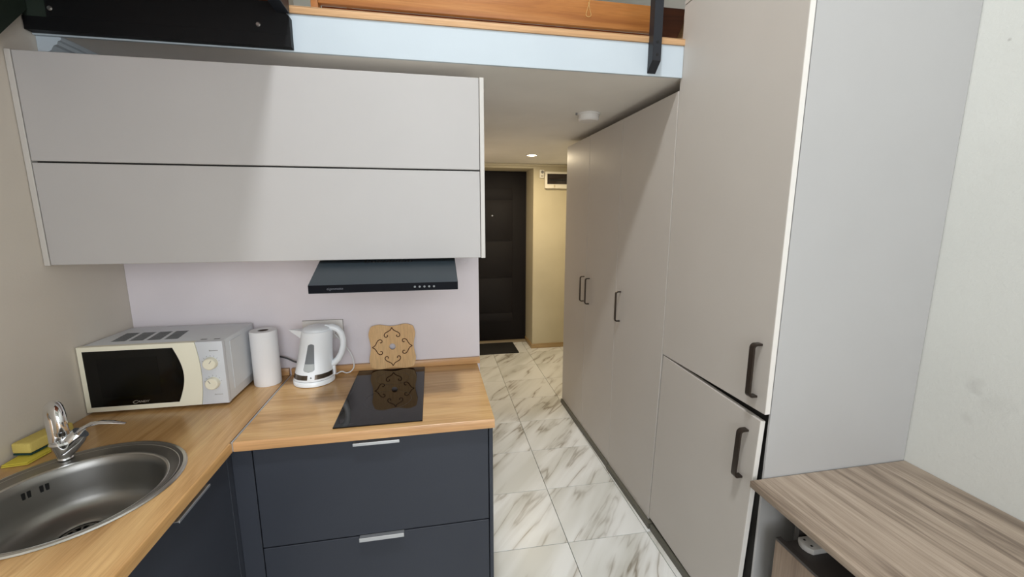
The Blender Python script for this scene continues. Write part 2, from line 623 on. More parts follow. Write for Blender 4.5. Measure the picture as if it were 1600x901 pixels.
# hall entrance door
d = struct(G().box(1.532, 2.41, 3.215, 3.261, 0.0, 2.126, 0.003).build('door_1', 'door_edge', None))
leaf = G().box(1.56, 2.398, 3.195, 3.214, 0.022, 2.118, 0.004).build('door_leaf', 'door', d)
for z0, z1 in ((0.25, 0.372), (0.388, 0.822), (0.838, 1.277), (1.293, 1.773), (1.789, 1.93)):
    G().box(1.73, 2.232, 3.1915, 3.1955, z0, z1, 0.003).build('door_panel', 'door', leaf)
g = G().lathe([(0.012, 0), (0.012, 0.004), (0.007, 0.008)], 0, 0, 20)
bmesh.ops.rotate(g.bm, verts=g.bm.verts, cent=(0, 0, 0), matrix=Matrix.Rotation(PI / 2, 3, 'X'))
bmesh.ops.translate(g.bm, verts=g.bm.verts, vec=(1.981, 3.1945, 1.597))
g.build('peephole', 'chrome', leaf)
G().box(1.545, 2.41, 3.12, 3.20, 0.0004, 0.018, 0.003).build('threshold', 'sill', d)

# ------------------------------------------------------------------ upper wall cabinet with two flap doors
cab = thing('wall_cabinet', 'long light grey upper cabinet with two horizontal flap doors above the worktop', 'cabinet', (0.726, -0.13, 1.4326))
G().box(0.018, 1.435, -0.306, YB - 0.001, 1.4336, 2.088).build('carcass', 'cashmere', cab, False)
for a, b_ in ((0.0005, 0.0165), (1.4365, 1.4527)):
    G().box(a, b_, -0.3285, YB - 0.001, 1.4326, 2.0907, 0.0012, 1).build('side_panel', 'edge_white', cab)
for z0, z1 in ((1.4345, 1.7595), (1.7650, 2.0890)):
    G().box(0.0185, 1.4345, -0.3275, -0.3085, z0, z1, 0.0015, 1).build('door', 'cab_grey', cab)
G().box(0.02, 1.434, -0.3080, -0.3065, 1.7590, 1.7655).build('door_gap', 'gap_dark', cab, False)

# ------------------------------------------------------------------ cooker hood
hood = thing('cooker_hood', 'slim dark graphite cooker hood hanging under the upper cabinet', 'hood', (1.09, -0.2, 1.335))
hx0, hx1 = 0.838, 1.335
g = G().prism([(-0.475, 1.3375), (-0.475, 1.366), (-0.300, 1.4315), (0.028, 1.4315), (0.028, 1.3375)], 'x', hx0, hx1, 0.0015, 1)
g.build('body', 'hood', hood)
G().box(hx0 + 0.001, hx1 - 0.001, -0.4775, -0.4755, 1.3385, 1.3655, 0.0006, 1).build('front_panel', 'hood_front', hood)
G().box(hx0 + 0.02, hx1 - 0.02, -0.45, 0.0, 1.3365, 1.3374).build('filter', 'grey_plastic', hood, False)
for k in range(5):
    x = 1.186 + k * 0.0163
    G().tube([(x, -0.4780, 1.352), (x, -0.4815, 1.352)], 0.0036, 12).build('button', 'grey_button', hood)
sl = math.atan2(1.4315 - 1.366, 0.175)
for k in range(16):
    x = 0.998 + k * 0.0112
    yy = -0.319
    zz = 1.366 + (yy + 0.475) * math.tan(sl)
    G().prism([(x, yy - 0.006), (x + 0.006, yy - 0.006), (x + 0.0085, yy + 0.010), (x + 0.0025, yy + 0.010)], 'z', zz, zz + 0.0012).build(
        'vent_slot', 'black_hole', hood, False, Matrix.Rotation(sl, 3, 'X'), (x, yy, zz))
text_part('lettering', 'eigenmatte', 0.012, (0.897, -0.4778, 1.349), FACE_Y, 'grey_lettering', hood, 0.052)

# ------------------------------------------------------------------ worktops
wt = thing('worktop', 'straight oak-look worktop slab carrying the hob', 'worktop', (1.02, -0.28, 0.8485))
WY = -0.574
G().box(0.6035, 1.4495, WY + 0.004, YB - 0.001, 0.8490, 0.8800, 0.0).build('slab', 'oak', wt, False)
g = G().prism([(WY, 0.8485), (WY, 0.8745), (WY + 0.0018, 0.8785), (WY + 0.0042, 0.8800), (WY + 0.0042, 0.8485)], 'x', 0.6035, 1.4495)
g.build('front_edge', 'oak_edge', wt)
G().box(0.5975, 0.6032, WY, 0.010, 0.8495, 0.8815, 0.0008, 1).build('joint_strip', 'alu', wt)
G().box(0.604, 1.4630, 0.011, YB - 0.001, 0.8802, 0.912, 0.002).build('upstand', 'oak_edge', wt)

ws = thing('worktop', 'oak-look worktop slab of the sink leg along the left wall', 'worktop', (0.3, -0.8, 0.8485))
# slab with a round cut-out for the sink
SC, SR = (0.296, -0.756), 0.243
YE = -1.9
b = bmesh.new()
outer = [(0.0005, YE), (0.594, YE), (0.594, -0.60), (0.594, YB - 0.001), (0.0005, YB - 0.001), (0.0005, -0.75)]
ov = [b.verts.new((p[0], p[1], 0.88)) for p in outer]

oe = [b.edges.new((ov[i], ov[(i + 1) % 6])) for i in range(6)]
NS = 48
iv = [b.verts.new((SC[0] + (SR - 0.008) * math.cos(2 * PI * k / NS), SC[1] + (SR - 0.008) * math.sin(2 * PI * k / NS), 0.88)) for k in range(NS)]
ie = [b.edges.new((iv[i], iv[(i + 1) % NS])) for i in range(NS)]
bmesh.ops.triangle_fill(b, use_beauty=True, edges=oe + ie)
for f in b.faces:
    if f.normal.z < 0:
        f.normal_flip()
ret = bmesh.ops.extrude_face_region(b, geom=list(b.faces))
bmesh.ops.translate(b, verts=[v_ for v_ in ret['geom'] if isinstance(v_, bmesh.types.BMVert)], vec=(0, 0, -0.031))
bmesh.ops.recalc_face_normals(b, faces=b.faces)
g = G()
g._merge(b)
g.build('slab', 'oak_y', ws, False)
g = G().prism([(0.5942, 0.8485), (0.6, 0.8485), (0.6, 0.8745), (0.598, 0.8785), (0.5942, 0.88)], 'y', YE, WY - 0.0005)
g.build('front_edge', 'oak_edge_y', ws)
G().box(0.0005, 0.594, 0.011, YB - 0.001, 0.8802, 0.912, 0.002).build('upstand', 'oak_edge', ws)

# ------------------------------------------------------------------ base cabinets
du = thing('drawer_cabinet', 'anthracite base cabinet with wide drawers under the hob', 'cabinet', (1.04, -0.25, 0))
G().box(0.655, 1.428, -0.535, YB - 0.001, 0.1, 0.846).build('carcass', 'anthracite_dark', du, False)
G().box(1.4305, 1.4445, -0.556, YB - 0.001, 0.0005, 0.8475, 0.001, 1).build('side_panel', 'anthracite', du)
G().box(0.655, 1.428, -0.49, -0.475, 0.0005, 0.099).build('plinth', 'anthracite_dark', du, False)
for z0, z1, hz in ((0.4745, 0.8430, 0.8350), (0.105, 0.4700, 0.4735)):
    dr = G().box(0.6500, 1.4275, -0.5555, -0.5370, z0, z1, 0.0015, 1).build('drawer', 'anthracite', du)
    g = G().box(0.965, 1.118, -0.5750, -0.5558, hz - 0.0015, hz + 0.0010, 0.0005, 1)
    g.box(0.965, 1.118, -0.5765, -0.5742, hz - 0.0115 if hz < 0.6 else hz - 0.007, hz + 0.0035, 0.0008, 1)
    g.build('handle', 'alu', dr)

sk = thing('sink_cabinet', 'dark anthracite base cabinet under the sink beside the left wall', 'cabinet', (0.3, -0.9, 0))
G().box(0.001, 0.016, YE + 0.02, YB - 0.002, 0.1, 0.846).build('back_panel', 'anthracite_dark', sk, False)
G().box(0.018, 0.575, YE + 0.02, YE + 0.036, 0.1, 0.846).build('side_panel', 'anthracite_dark', sk, False)
G().box(0.018, 0.575, YE + 0.037, -0.58, 0.1, 0.116).build('bottom_panel', 'anthracite_dark', sk, False)
G().box(0.52, 0.535, YE + 0.02, -0.50, 0.0005, 0.099).build('plinth', 'anthracite_dark', sk, False)
for y0, y1, ha, hb in ((-1.18, -0.585, -0.875, -0.722), (-1.78, -1.183, -1.56, -1.41)):
    dr = G().box(0.5660, 0.5845, y0, y1, 0.105, 0.8430, 0.0015, 1).build('door', 'anthracite', sk)
    g = G().box(0.5848, 0.6020, ha, hb, 0.8340, 0.8362, 0.0005, 1)
    g.box(0.6010, 0.6030, ha, hb, 0.8310, 0.8385, 0.0008, 1)
    g.build('handle', 'alu', dr)
fl = G().box(0.5855, 0.6465, -0.5555, -0.5370, 0.0005, 0.8430, 0.001, 1)
fl.box(0.5660, 0.5850, -0.5835, -0.5370, 0.0005, 0.8430, 0.001, 1)
fl.build('corner_filler', 'anthracite', sk)

# ------------------------------------------------------------------ sink
sink = thing('sink', 'round stainless steel sink set into the worktop', 'sink', (0.296, -0.756, 0.70))
BC, DC = (0.314, -0.787), (0.286, -0.742)


def ring(c, r, z, n=64):
    return [(c[0] + r * math.cos(2 * PI * k / n), c[1] + r * math.sin(2 * PI * k / n), z) for k in range(n)]


def lerp(a, c, t):
    return (a[0] + (c[0] - a[0]) * t, a[1] + (c[1] - a[1]) * t)


rg = [ring(SC, SR - 0.002, 0.8803), ring(SC, SR, 0.8818), ring(SC, SR - 0.003, 0.8852), ring(SC, SR - 0.010, 0.8862), ring(SC, SR - 0.016, 0.8845),
      ring(lerp(SC, BC, 0.7), 0.205, 0.8842), ring(lerp(SC, BC, 0.9), 0.199, 0.8856), ring(BC, 0.194, 0.8842), ring(BC, 0.190, 0.878), ring(BC, 0.187, 0.86),
      ring(BC, 0.182, 0.81), ring(BC, 0.176, 0.785), ring(lerp(BC, DC, 0.05), 0.166, 0.766), ring(lerp(BC, DC, 0.12), 0.150, 0.756),
      ring(lerp(BC, DC, 0.3), 0.125, 0.750), ring(lerp(BC, DC, 0.65), 0.090, 0.746), ring(DC, 0.060, 0.7435), ring(DC, 0.056, 0.741), ring(DC, 0.052, 0.7345)]
bs_ = G().rings(rg[3:], False, True).build('basin', 'steel', sink)
G().rings(rg[:4], False, False).build('rim', 'rim_steel', sink)
lip = [ring(lerp(SC, BC, 0.85), 0.2005, 0.8851), ring(lerp(SC, BC, 0.9), 0.1985, 0.8862), ring(lerp(SC, BC, 0.96), 0.1960, 0.8860), ring(BC, 0.1938, 0.8846)]
G().rings(lip, False, False).build('inner_lip', 'rim_steel', sink)
groove = [ring(lerp(SC, BC, 0.15), 0.2245, 0.8848), ring(lerp(SC, BC, 0.17), 0.2235, 0.8853), ring(lerp(SC, BC, 0.19), 0.2225, 0.8848)]
G().rings(groove, False, False).build('pressed_bead', 'rim_steel', sink)
dn = G().lathe([(0.0505, 0.7350), (0.0505, 0.740), (0.046, 0.7405), (0.043, 0.7372)], DC[0], DC[1], 40).build('drain', 'black_hole', sink)
g = G()
for k in range(12):
    a = 2 * PI * k / 12
    c_, s_ = math.cos(a), math.sin(a)
    g.tube([(DC[0] + 0.014 * c_, DC[1] + 0.014 * s_, 0.7395), (DC[0] + 0.036 * c_, DC[1] + 0.036 * s_, 0.7395)], 0.0035, 6)
g.lathe([(0.012, 0.7373), (0.012, 0.743), (0.006, 0.745)], DC[0], DC[1], 20)
g.lathe([(0.0425, 0.7375), (0.0425, 0.7415), (0.036, 0.7415), (0.036, 0.7375)], DC[0], DC[1], 36)
g.build('strainer', 'steel', dn)
for a in (155, 151.5, 144, 140.5):
    r = math.radians(a)
    x, y = BC[0] + 0.1857 * math.cos(r), BC[1] + 0.1857 * math.sin(r)
    G().box(x - 0.0012, x + 0.0012, y - 0.004, y + 0.004, 0.838, 0.858, 0.001, 1).build('overflow_slot', 'black_hole', sink, True, Matrix.Rotation(r, 3, 'Z'), (x, y, 0.848))

# ------------------------------------------------------------------ tap
tap = thing('tap', 'chrome mixer tap with curved spout and side lever behind the sink', 'tap', (0.158, -0.587, 0.8855))
tx, ty = 0.158, -0.587
G().lathe([(0.0185, 0.8864), (0.0185, 0.889), (0.0165, 0.892), (0.019, 0.902), (0.027, 0.926), (0.030, 0.938), (0.027, 0.944), (0.015, 0.947)], tx + 0.004, ty, 28).build('base', 'chrome', tap)
dx, dy = 0.74, -0.67
sp = [(tx - 0.008, ty + 0.002, 0.930), (tx - 0.010, ty + 0.004, 0.975), (tx - 0.013, ty + 0.006, 1.010)]
for k in range(0, 11):
    a = PI - k * (PI * 1.02) / 10
    rad = 0.036
    sp.append((tx - 0.013 + dx * (rad + rad * math.cos(a)), ty + 0.006 + dy * (rad + rad * math.cos(a)), 1.018 + rad * math.sin(a) * 1.05))
sp.append((tx - 0.013 + dx * 0.071, ty + 0.006 + dy * 0.071, 0.992))
rs_ = [0.0205, 0.0195, 0.019] + [0.019 - 0.0004 * k for k in range(11)] + [0.0155]
G().tube(sp, rs_, 20).build('spout', 'chrome', tap)
e = sp[-1]
G().tube([(e[0], e[1], 0.9925), (e[0], e[1], 0.980)], [0.0160, 0.0150], 20).build('aerator', 'chrome', tap)
lv = [(tx + 0.004, ty, 0.905), (tx + 0.018, ty + 0.008, 0.928), (tx + 0.032, ty + 0.012, 0.946), (tx + 0.042, ty + 0.015, 0.957)]
b_ = G().tube(lv, [0.022, 0.0255, 0.0255, 0.021], 20).build('lever_body', 'chrome', tap)
hl = [(tx + 0.034, ty + 0.013, 0.952), (tx + 0.047, ty + 0.016, 0.967), (tx + 0.066, ty + 0.018, 0.978), (tx + 0.095, ty + 0.019, 0.982),
      (tx + 0.125, ty + 0.020, 0.979), (tx + 0.158, ty + 0.020, 0.972)]
G().tube(hl, [0.0175, 0.0165, 0.0135, 0.0115, 0.0095, 0.0045], 16, 0.42, (0, 0, 1)).build('lever', 'chrome', tap)

# ------------------------------------------------------------------ sponge and cloth
sx = thing('sponge', 'yellow sponge with dark green scouring side on a folded cloth behind the tap', 'sponge', (0.045, -0.48, 0.889))
sr = Matrix.Rotation(math.radians(-8), 3, 'Z')
piv = (0.042, -0.49, 0.89)
G().box(0.014, 0.068, -0.560, -0.425, 0.8975, 0.930, 0.006, 3).build('foam', 'sponge', sx, True, sr, piv)
G().box(0.015, 0.067, -0.559, -0.426, 0.8918, 0.8972, 0.0015, 1).build('scourer', 'scour', sx, True, sr, piv)
g = G()
cl = [(0.016, -0.605), (0.075, -0.598), (0.083, -0.52), (0.080, -0.405), (0.016, -0.405)]
g.prism(cl, 'z', 0.8810, 0.8850, 0.0015, 2)
g.prism([(p[0] * 0.97, p[1] + 0.003) for p in cl], 'z', 0.8853, 0.8890, 0.0015, 2)
tag(g.build('cloth', 'cloth', None), 'folded bright yellow cloth lying under the sponge by the left wall', 'cloth')

# ------------------------------------------------------------------ microwave
mw = thing('microwave', 'cream and white microwave oven with black window in the worktop corner', 'microwave', (0.235, -0.13, 0.88))
x0, x1 = 0.003, 0.468
G().box(x0 + 0.002, x1 - 0.001, -0.250, 0.008, 0.890, 1.134, 0.003).build('case', 'mw_metal', mw)
for fx in (0.04, 0.43):
    for fy in (-0.22, -0.03):
        G().lathe([(0.012, 0.8802), (0.014, 0.8899)], fx, fy, 12).build('foot', 'cable_black', mw)
cur = [(0.375 + 0.0115 * math.sin(PI * (k / 12.0)) ** 0.9 + 0.002 * k / 12.0 * 0, 1.1355 - (1.1355 - 0.8905) * k / 12.0) for k in range(13)]
door_p = [(x0, 0.8905), (x0, 1.1355)] + cur
dr = G().prism(door_p, 'y', -0.2735, -0.2505, 0.0025, 2).build('door', 'mw_cream', mw)
panel_p = [(p[0] + 0.0012, p[1]) for p in cur] + [(x1, 0.8905), (x1, 1.1355)]
pn = G().prism(panel_p, 'y', -0.2735, -0.2505, 0.0025, 2).build('control_panel', 'mw_white', mw)
wc = [(0.303 + 0.026 * math.sin(PI * k / 14.0), 1.119 - (1.119 - 0.9095) * k / 14.0) for k in range(15)]
win = G().prism([(0.020, 0.9095), (0.020, 1.119)] + wc, 'y', -0.2750, -0.2730, 0.0006, 1).build('window', 'mw_window', dr)
G().box(0.060, 0.250, -0.2754, -0.2751, 0.945, 1.090).build('mesh_screen', 'mw_mesh', dr, False)
text_part('lettering', 'C', 0.0165, (0.150, -0.2754, 0.9155), FACE_Y, 'alu', dr, 0.018, 0.25, 0.0002, 0.0003)
text_part('lettering', 'ANDY', 0.0105, (0.1675, -0.2754, 0.9182), FACE_Y, 'alu', dr, 0.041, 0.25, 0.0002, 0.0002)
for kz, ka in ((1.0525, 0.6), (0.9745, -0.5)):
    g = G().tube([(0.4235, -0.2737, kz), (0.4235, -0.278, kz), (0.4235, -0.290, kz), (0.4235, -0.2925, kz)], [0.0235, 0.0235, 0.0215, 0.019], 32)
    kn = g.build('knob', 'mw_cream', pn)
    G().box(0.4225, 0.4245, -0.2932, -0.2926, kz + 0.004, kz + 0.018).build('pointer', 'grey_plastic', kn, False, Matrix.Rotation(ka, 3, 'Y'), (0.4235, -0.29, kz))
    tk = G()
    for k in range(7):
        a = math.radians(15 + k * 25)
        cx_, cz_ = 0.4235 + 0.0285 * math.cos(a), kz + 0.0285 * math.sin(a)
        tk.box(cx_ - 0.0022, cx_ + 0.0022, -0.2740, -0.2737, cz_ - 0.0006, cz_ + 0.0006, 0, 1, Matrix.Rotation(-a, 3, 'Y'), (cx_, -0.274, cz_))
    tk.build('scale_marks', 'grey_plastic', pn, False)
for tz, ts in ((1.0985, 0.027), (0.9265, 0.027)):
    tk = G()
    for k in range(7):
        tk.box(0.4225 + k * 0.0042 - (0.0 if tz > 1 else -0.001), 0.4225 + k * 0.0042 + 0.0028, -0.2740, -0.2737, tz, tz + (0.0042 if k == 0 else 0.0028))
    tk.build('caption', 'grey_plastic', pn, False)
for k in range(4):
    g = G()
    xa = 0.068 + k * 0.058
    for q in range(7):
        ya = -0.205 + q * 0.0175
        xs = xa - (q * 0.0032)
        g.box(xs, xs + 0.044, ya, ya + 0.0135, 1.1342, 1.1348)
    g.build('vent', 'vent_grey', mw, False)
g = G().box(x1 - 0.0008, x1 + 0.0012, -0.215, -0.012, 0.925, 1.118, 0.0009, 1)
g.build('side_pressing', 'mw_metal', mw)
for xm in (0.38, 0.425):
    G().box(xm, xm + 0.02, -0.238, -0.228, 1.1342, 1.1346).build('top_mark', 'vent_grey', mw, False)

# ------------------------------------------------------------------ paper roll
pr_ = thing('paper_roll', 'white kitchen paper roll standing between microwave and kettle', 'paper roll', (0.532, -0.062, 0.8802))
G().lathe([(0.021, 0.8804), (0.051, 0.8804), (0.0525, 0.884), (0.0525, 1.112), (0.0505, 1.1165), (0.021, 1.1165), (0.0205, 1.05)], 0.532, -0.062, 40, False, False).build('paper', 'paper', pr_)
G().lathe([(0.0204, 0.8806), (0.0204, 1.115), (0.0185, 1.115), (0.0185, 0.8806)], 0.532, -0.062, 28, False, False).build('core', 'core_shaded', pr_)

# ------------------------------------------------------------------ kettle
kt = thing('kettle', 'white plastic electric kettle with grey water gauge on the worktop', 'kettle', (0.726, -0.066, 0.8802))
kx, ky = 0.724, -0.076
sh = (0.13, 0.0)


def kr(z):
    t = (z - 0.905) / 0.205
    return 0.0815 - 0.019 * t - 0.003 * math.sin(PI * t)


def kc(z):
    return kx + sh[0] * (z - 0.905)


G().lathe([(0.080, 0.8805), (0.084, 0.8830), (0.084, 0.898), (0.081, 0.9025)], kx, ky, 44).build('power_base', 'kettle', kt)
prof = [(0.079, 0.9035), (0.0815, 0.905)] + [(kr(z), z) for z in [0.92 + 0.19 * k / 14 for k in range(15)]] + [(0.0595, 1.1135)]
G().lathe(prof, kx, ky, 44, True, True, sh, 0.905).build('body', 'kettle', kt)
ld = G().lathe([(0.0590, 1.1138), (0.0585, 1.117), (0.052, 1.124), (0.034, 1.130), (0.012, 1.1325)], kx, ky, 40, True, True, sh, 0.905).build('lid', 'kettle', kt)


def body_patch(name, mat, a0, a1, za, zb, off, th, par, shape=None, nu=16, nv=16):
    """curved patch on the kettle body between angles a0..a1 (deg) and heights za..zb"""
    b = bmesh.new()
    rows = []
    for j in range(nv + 1):
        z = za + (zb - za) * j / nv
        row = []
        w0, w1 = a0, a1
        if shape:
            w0, w1 = shape(j / nv)
        for i in range(nu + 1):
            a = math.radians(w0 + (w1 - w0) * i / nu)
            row.append(b.verts.new((kc(z) + (kr(z) + off) * math.cos(a), ky + (kr(z) + off) * math.sin(a), z)))
        rows.append(row)
    for j in range(nv):
        for i in range(nu):
            b.faces.new((rows[j][i], rows[j][i + 1], rows[j + 1][i + 1], rows[j + 1][i]))
    ret = bmesh.ops.extrude_face_region(b, geom=list(b.faces))
    vs = [q for q in ret['geom'] if isinstance(q, bmesh.types.BMVert)]
    for q in vs:
        cz_ = Vector((kc(q.co.z), ky, q.co.z))
        dd = (q.co - cz_).normalized()
        q.co -= dd * th
    bmesh.ops.recalc_face_normals(b, faces=b.faces)
    g = G()
    g._merge(b)
    return g.build(name, mat, par)


body_patch('trim_band', 'band', -192, 12, 0.9135, 0.9335, 0.0006, 0.0025, kt, None, 48, 3)
body_patch('badge', 'kettle', -96, -76, 0.9125, 0.9345, 0.0012, 0.002, kt, None, 6, 3)
_gz0, _gz1 = 0.947, 1.066


def gshape(t):
    hw = 18.0 - 7.5 * t
    if t < 0.1:
        hw *= math.sqrt(max(0.0, 1 - ((0.1 - t) / 0.1) ** 2)) * 0.98 + 0.02
    if t > 0.93:
        hw *= math.sqrt(max(0.0, 1 - ((t - 0.93) / 0.07) ** 2)) * 0.98 + 0.02
    return (-95 - hw, -95 + hw)


gg = body_patch('water_gauge', 'gauge', 0, 0, _gz0, _gz1, 0.0006, 0.003, kt, gshape, 10, 40)


def gshape2(t):
    u = t * 0.27 + 0.02
    a, b_ = gshape(u)
    return (a + 1.0, b_ - 1.0)


body_patch('water_level', 'gauge_water', 0, 0, _gz0 + 0.02 * 0.119, _gz0 + 0.29 * 0.119, 0.0010, 0.001, gg, gshape2, 10, 16)
# badge mark: small grey cross
zc = 0.9235
bx, by = kc(zc) + (kr(zc) + 0.0016) * math.cos(math.radians(-86)), ky + (kr(zc) + 0.0016) * math.sin(math.radians(-86))
G().box(bx - 0.0035, bx + 0.0035, by - 0.0006, by + 0.0004, zc - 0.0012, zc + 0.0012).box(bx - 0.0012, bx + 0.0012, by - 0.0006, by + 0.0004, zc - 0.0035, zc + 0.0035).build('badge_mark', 'vent_grey', kt, False)
# spout: wedge on the left
zt = 1.1135
cxs = kc(zt)
sp_r = [[(cxs - 0.050, ky - 0.026, 1.112), (cxs - 0.050, ky + 0.026, 1.112), (cxs - 0.0505, ky + 0.020, 1.072), (cxs - 0.0505, ky - 0.020, 1.072)],
        [(cxs - 0.086, ky - 0.012, 1.115), (cxs - 0.086, ky + 0.012, 1.115), (cxs - 0.067, ky + 0.010, 1.078), (cxs - 0.067, ky - 0.010, 1.078)],
        [(cxs - 0.113, ky - 0.003, 1.1165), (cxs - 0.113, ky + 0.003, 1.1165), (cxs - 0.105, ky + 0.002, 1.107), (cxs - 0.105, ky - 0.002, 1.107)]]
G().rings(sp_r).build('spout', 'kettle', kt)
# handle: D-shaped bow on the right
hp = [(kc(1.11) + 0.040, ky, 1.119), (kc(1.11) + 0.062, ky, 1.121), (kc(1.11) + 0.082, ky, 1.112), (kc(1.11) + 0.096, ky, 1.093), (kc(1.11) + 0.103, ky, 1.066),
      (kc(1.11) + 0.102, ky, 1.036), (kc(1.11) + 0.093, ky, 1.003), (kc(1.11) + 0.078, ky, 0.976), (kc(1.11) + 0.063, ky, 0.962), (kc(1.11) + 0.048, ky, 0.955)]
G().tube(hp, [0.013, 0.0145, 0.014, 0.0132, 0.0128, 0.0128, 0.0132, 0.014, 0.0145, 0.0145], 16, 1.2, (0, 1, 0)).build('handle', 'kettle', kt)
G().box(kc(0.94) + 0.066, kc(0.94) + 0.086, ky - 0.010, ky + 0.010, 0.906, 0.966, 0.004).build('handle_foot', 'kettle', kt)
G().box(kc(1.12) + 0.030, kc(1.12) + 0.074, ky - 0.011, ky + 0.011, 1.1215, 1.132, 0.004, 2, Matrix.Rotation(0.15, 3, 'Y'), (kc(1.12) + 0.05, ky, 1.126)).build('lid_button', 'kettle', kt)

# wall socket behind the kettle, plug and cables
so = thing('wall_socket', 'white double wall socket plate on the back wall behind the kettle', 'socket', (0.75, YB, 1.085))
G().box(0.664, 0.836, YB - 0.010, YB - 0.0005, 1.040, 1.127, 0.0025).build('plate', 'socket', so)
G().box(0.6622, 0.8378, YB - 0.0022, YB - 0.0003, 1.0382, 1.1288, 0.0008, 1).build('outline_frame', 'socket_grey', so)
for cx_ in (0.707, 0.793):
    g = G().tube([(cx_, YB - 0.0115, 1.083), (cx_, YB - 0.0101, 1.083)], 0.021, 28)
    g.build('outlet', 'socket_grey', so)
wk = thing('kettle_cable', 'thin white kettle cable looping down from the wall socket', 'cable', (0.80, 0.0, 0.8803))
G().tube([(0.793, YB - 0.012, 1.083), (0.793, YB - 0.030, 1.081)], [0.019, 0.014], 18).build('plug', 'cable_white', wk)
pts = []
cp = [(0.793, 0.001, 1.080), (0.812, 0.000, 1.055), (0.842, 0.000, 1.015), (0.868, 0.000, 0.965), (0.878, -0.004, 0.915), (0.866, -0.012, 0.892), (0.846, -0.020, 0.887), (0.828, -0.030, 0.899), (0.806, -0.04, 0.892)]


def catmull(cp, n=6):
    out = []
    P_ = [Vector(c) for c in cp]
    P_ = [P_[0] * 2 - P_[1]] + P_ + [P_[-1] * 2 - P_[-2]]
    for i in range(1, len(P_) - 2):
        for k in range(n):
            t = k / n
            a, b_, c, d_ = P_[i - 1], P_[i], P_[i + 1], P_[i + 2]
            out.append(0.5 * ((2 * b_) + (c - a) * t + (2 * a - 5 * b_ + 4 * c - d_) * t * t + (3 * b_ - a - 3 * c + d_) * t ** 3))
    out.append(P_[-2])
    return [tuple(v_) for v_ in out]


G().tube(catmull(cp), 0.0028, 8).build('cord', 'cable_white', wk)
bk = thing('microwave_cable', 'black power cable running from behind the paper roll to the socket', 'cable', (0.62, 0.0, 0.95))
G().tube([(0.707, YB - 0.012, 1.083), (0.707, YB - 0.030, 1.081)], [0.019, 0.014], 18).build('plug', 'cable_black', bk)
G().tube(catmull([(0.475, 0.0, 0.99), (0.52, 0.0, 0.985), (0.585, 0.004, 0.968), (0.625, 0.004, 0.946), (0.67, 0.010, 0.930), (0.715, 0.015, 0.955), (0.72, 0.016, 1.03), (0.707, 0.002, 1.078)]), 0.0038, 8).build('cord', 'cable_black', bk)

# ------------------------------------------------------------------ hob
hob = thing('hob', 'narrow black glass two-zone hob set in the worktop', 'hob', (1.046, -0.272, 0.8802))
G().box(0.897, 1.197, -0.541, 0.0, 0.8803, 0.8848, 0.0012, 1).build('glass', 'hob_glass', hob)


def flat_ring(g, cx_, cy_, r0, r1, z, n=48, a0=0, a1=2 * PI):
    b = bmesh.new()
    va, vb = [], []
    for k in range(n + 1):
        a = a0 + (a1 - a0) * k / n
        va.append(b.verts.new((cx_ + r0 * math.cos(a), cy_ + r0 * math.sin(a), z)))
        vb.append(b.verts.new((cx_ + r1 * math.cos(a), cy_ + r1 * math.sin(a), z)))
    for k in range(n):
        b.faces.new((va[k], va[k + 1], vb[k + 1], vb[k]))
    g._merge(b)
    return g


for cy_, r in ((-0.12, 0.072), (-0.345, 0.090)):
    flat_ring(G(), 1.06, cy_, r - 0.0007, r, 0.88505).build('cooking_zone', 'hob_print', hob, False)
for x in (0.985, 1.01, 1.055, 1.11, 1.15):
    flat_ring(G(), x, -0.497, 0.0035, 0.0042, 0.88505, 16).build('touch_mark', 'hob_print', hob, False)
G().box(0.912, 0.962, -0.524, -0.522, 0.88485, 0.8851).build('caption', 'hob_print', hob, False)

# ------------------------------------------------------------------ cutting board leaning on the wall
cb = thing('cutting_board', 'square scalloped wooden board with cut curls and central hole leaning against the wall', 'board', (1.052, 0.0, 0.8851))
BW = 0.102
out_p = []
for side in range(4):
    for k in range(24):
        t = -1 + 2 * k / 24.0
        bulge = BW * (1.0 - 0.055 * (0.5 + 0.5 * math.cos(2 * PI * t * 1.0)) * (1 - 0) + 0.05 * math.exp(-((abs(t) - 0.62) / 0.2) ** 2) - 0.05 * max(0, (abs(t) - 0.85) / 0.15) ** 2)
        p = (t * BW, -bulge)
        a = side * PI / 2
        out_p.append((p[0] * math.cos(a) - p[1] * math.sin(a), p[0] * math.sin(a) + p[1] * math.cos(a)))
# smooth the corners
for _ in range(3):
    out_p = [((out_p[i - 1][0] + 2 * out_p[i][0] + out_p[(i + 1) % 96][0]) / 4, (out_p[i - 1][1] + 2 * out_p[i][1] + out_p[(i + 1) % 96][1]) / 4) for i in range(96)]
zmin = min(p[1] for p in out_p)
CZ = 0.8853 - zmin + 0.0015
b = bmesh.new()
vo = [b.verts.new((1.052 + p[0], 0, CZ + p[1])) for p in out_p]
eo = [b.edges.new((vo[i], vo[(i + 1) % 96])) for i in range(96)]
vi = [b.verts.new((1.052 + 0.0145 * math.cos(2 * PI * k / 28), 0, CZ + 0.0145 * math.sin(2 * PI * k / 28))) for k in range(28)]
ei = [b.edges.new((vi[i], vi[(i + 1) % 28])) for i in range(28)]
bmesh.ops.triangle_fill(b, use_beauty=True, edges=eo + ei)
ret = bmesh.ops.extrude_face_region(b, geom=list(b.faces))
bmesh.ops.translate(b, verts=[q for q in ret['geom'] if isinstance(q, bmesh.types.BMVert)], vec=(0, 0.009, 0))
bmesh.ops.recalc_face_normals(b, faces=b.faces)
lean = Matrix.Rotation(math.radians(-5.2), 3, 'X')
lp = (1.052, -0.004, 0.8853)
bmesh.ops.translate(b, verts=b.verts, vec=(0, -0.004, 0))
g = G()
g._merge(b)
g.build('panel', 'board', cb, True, lean, lp)
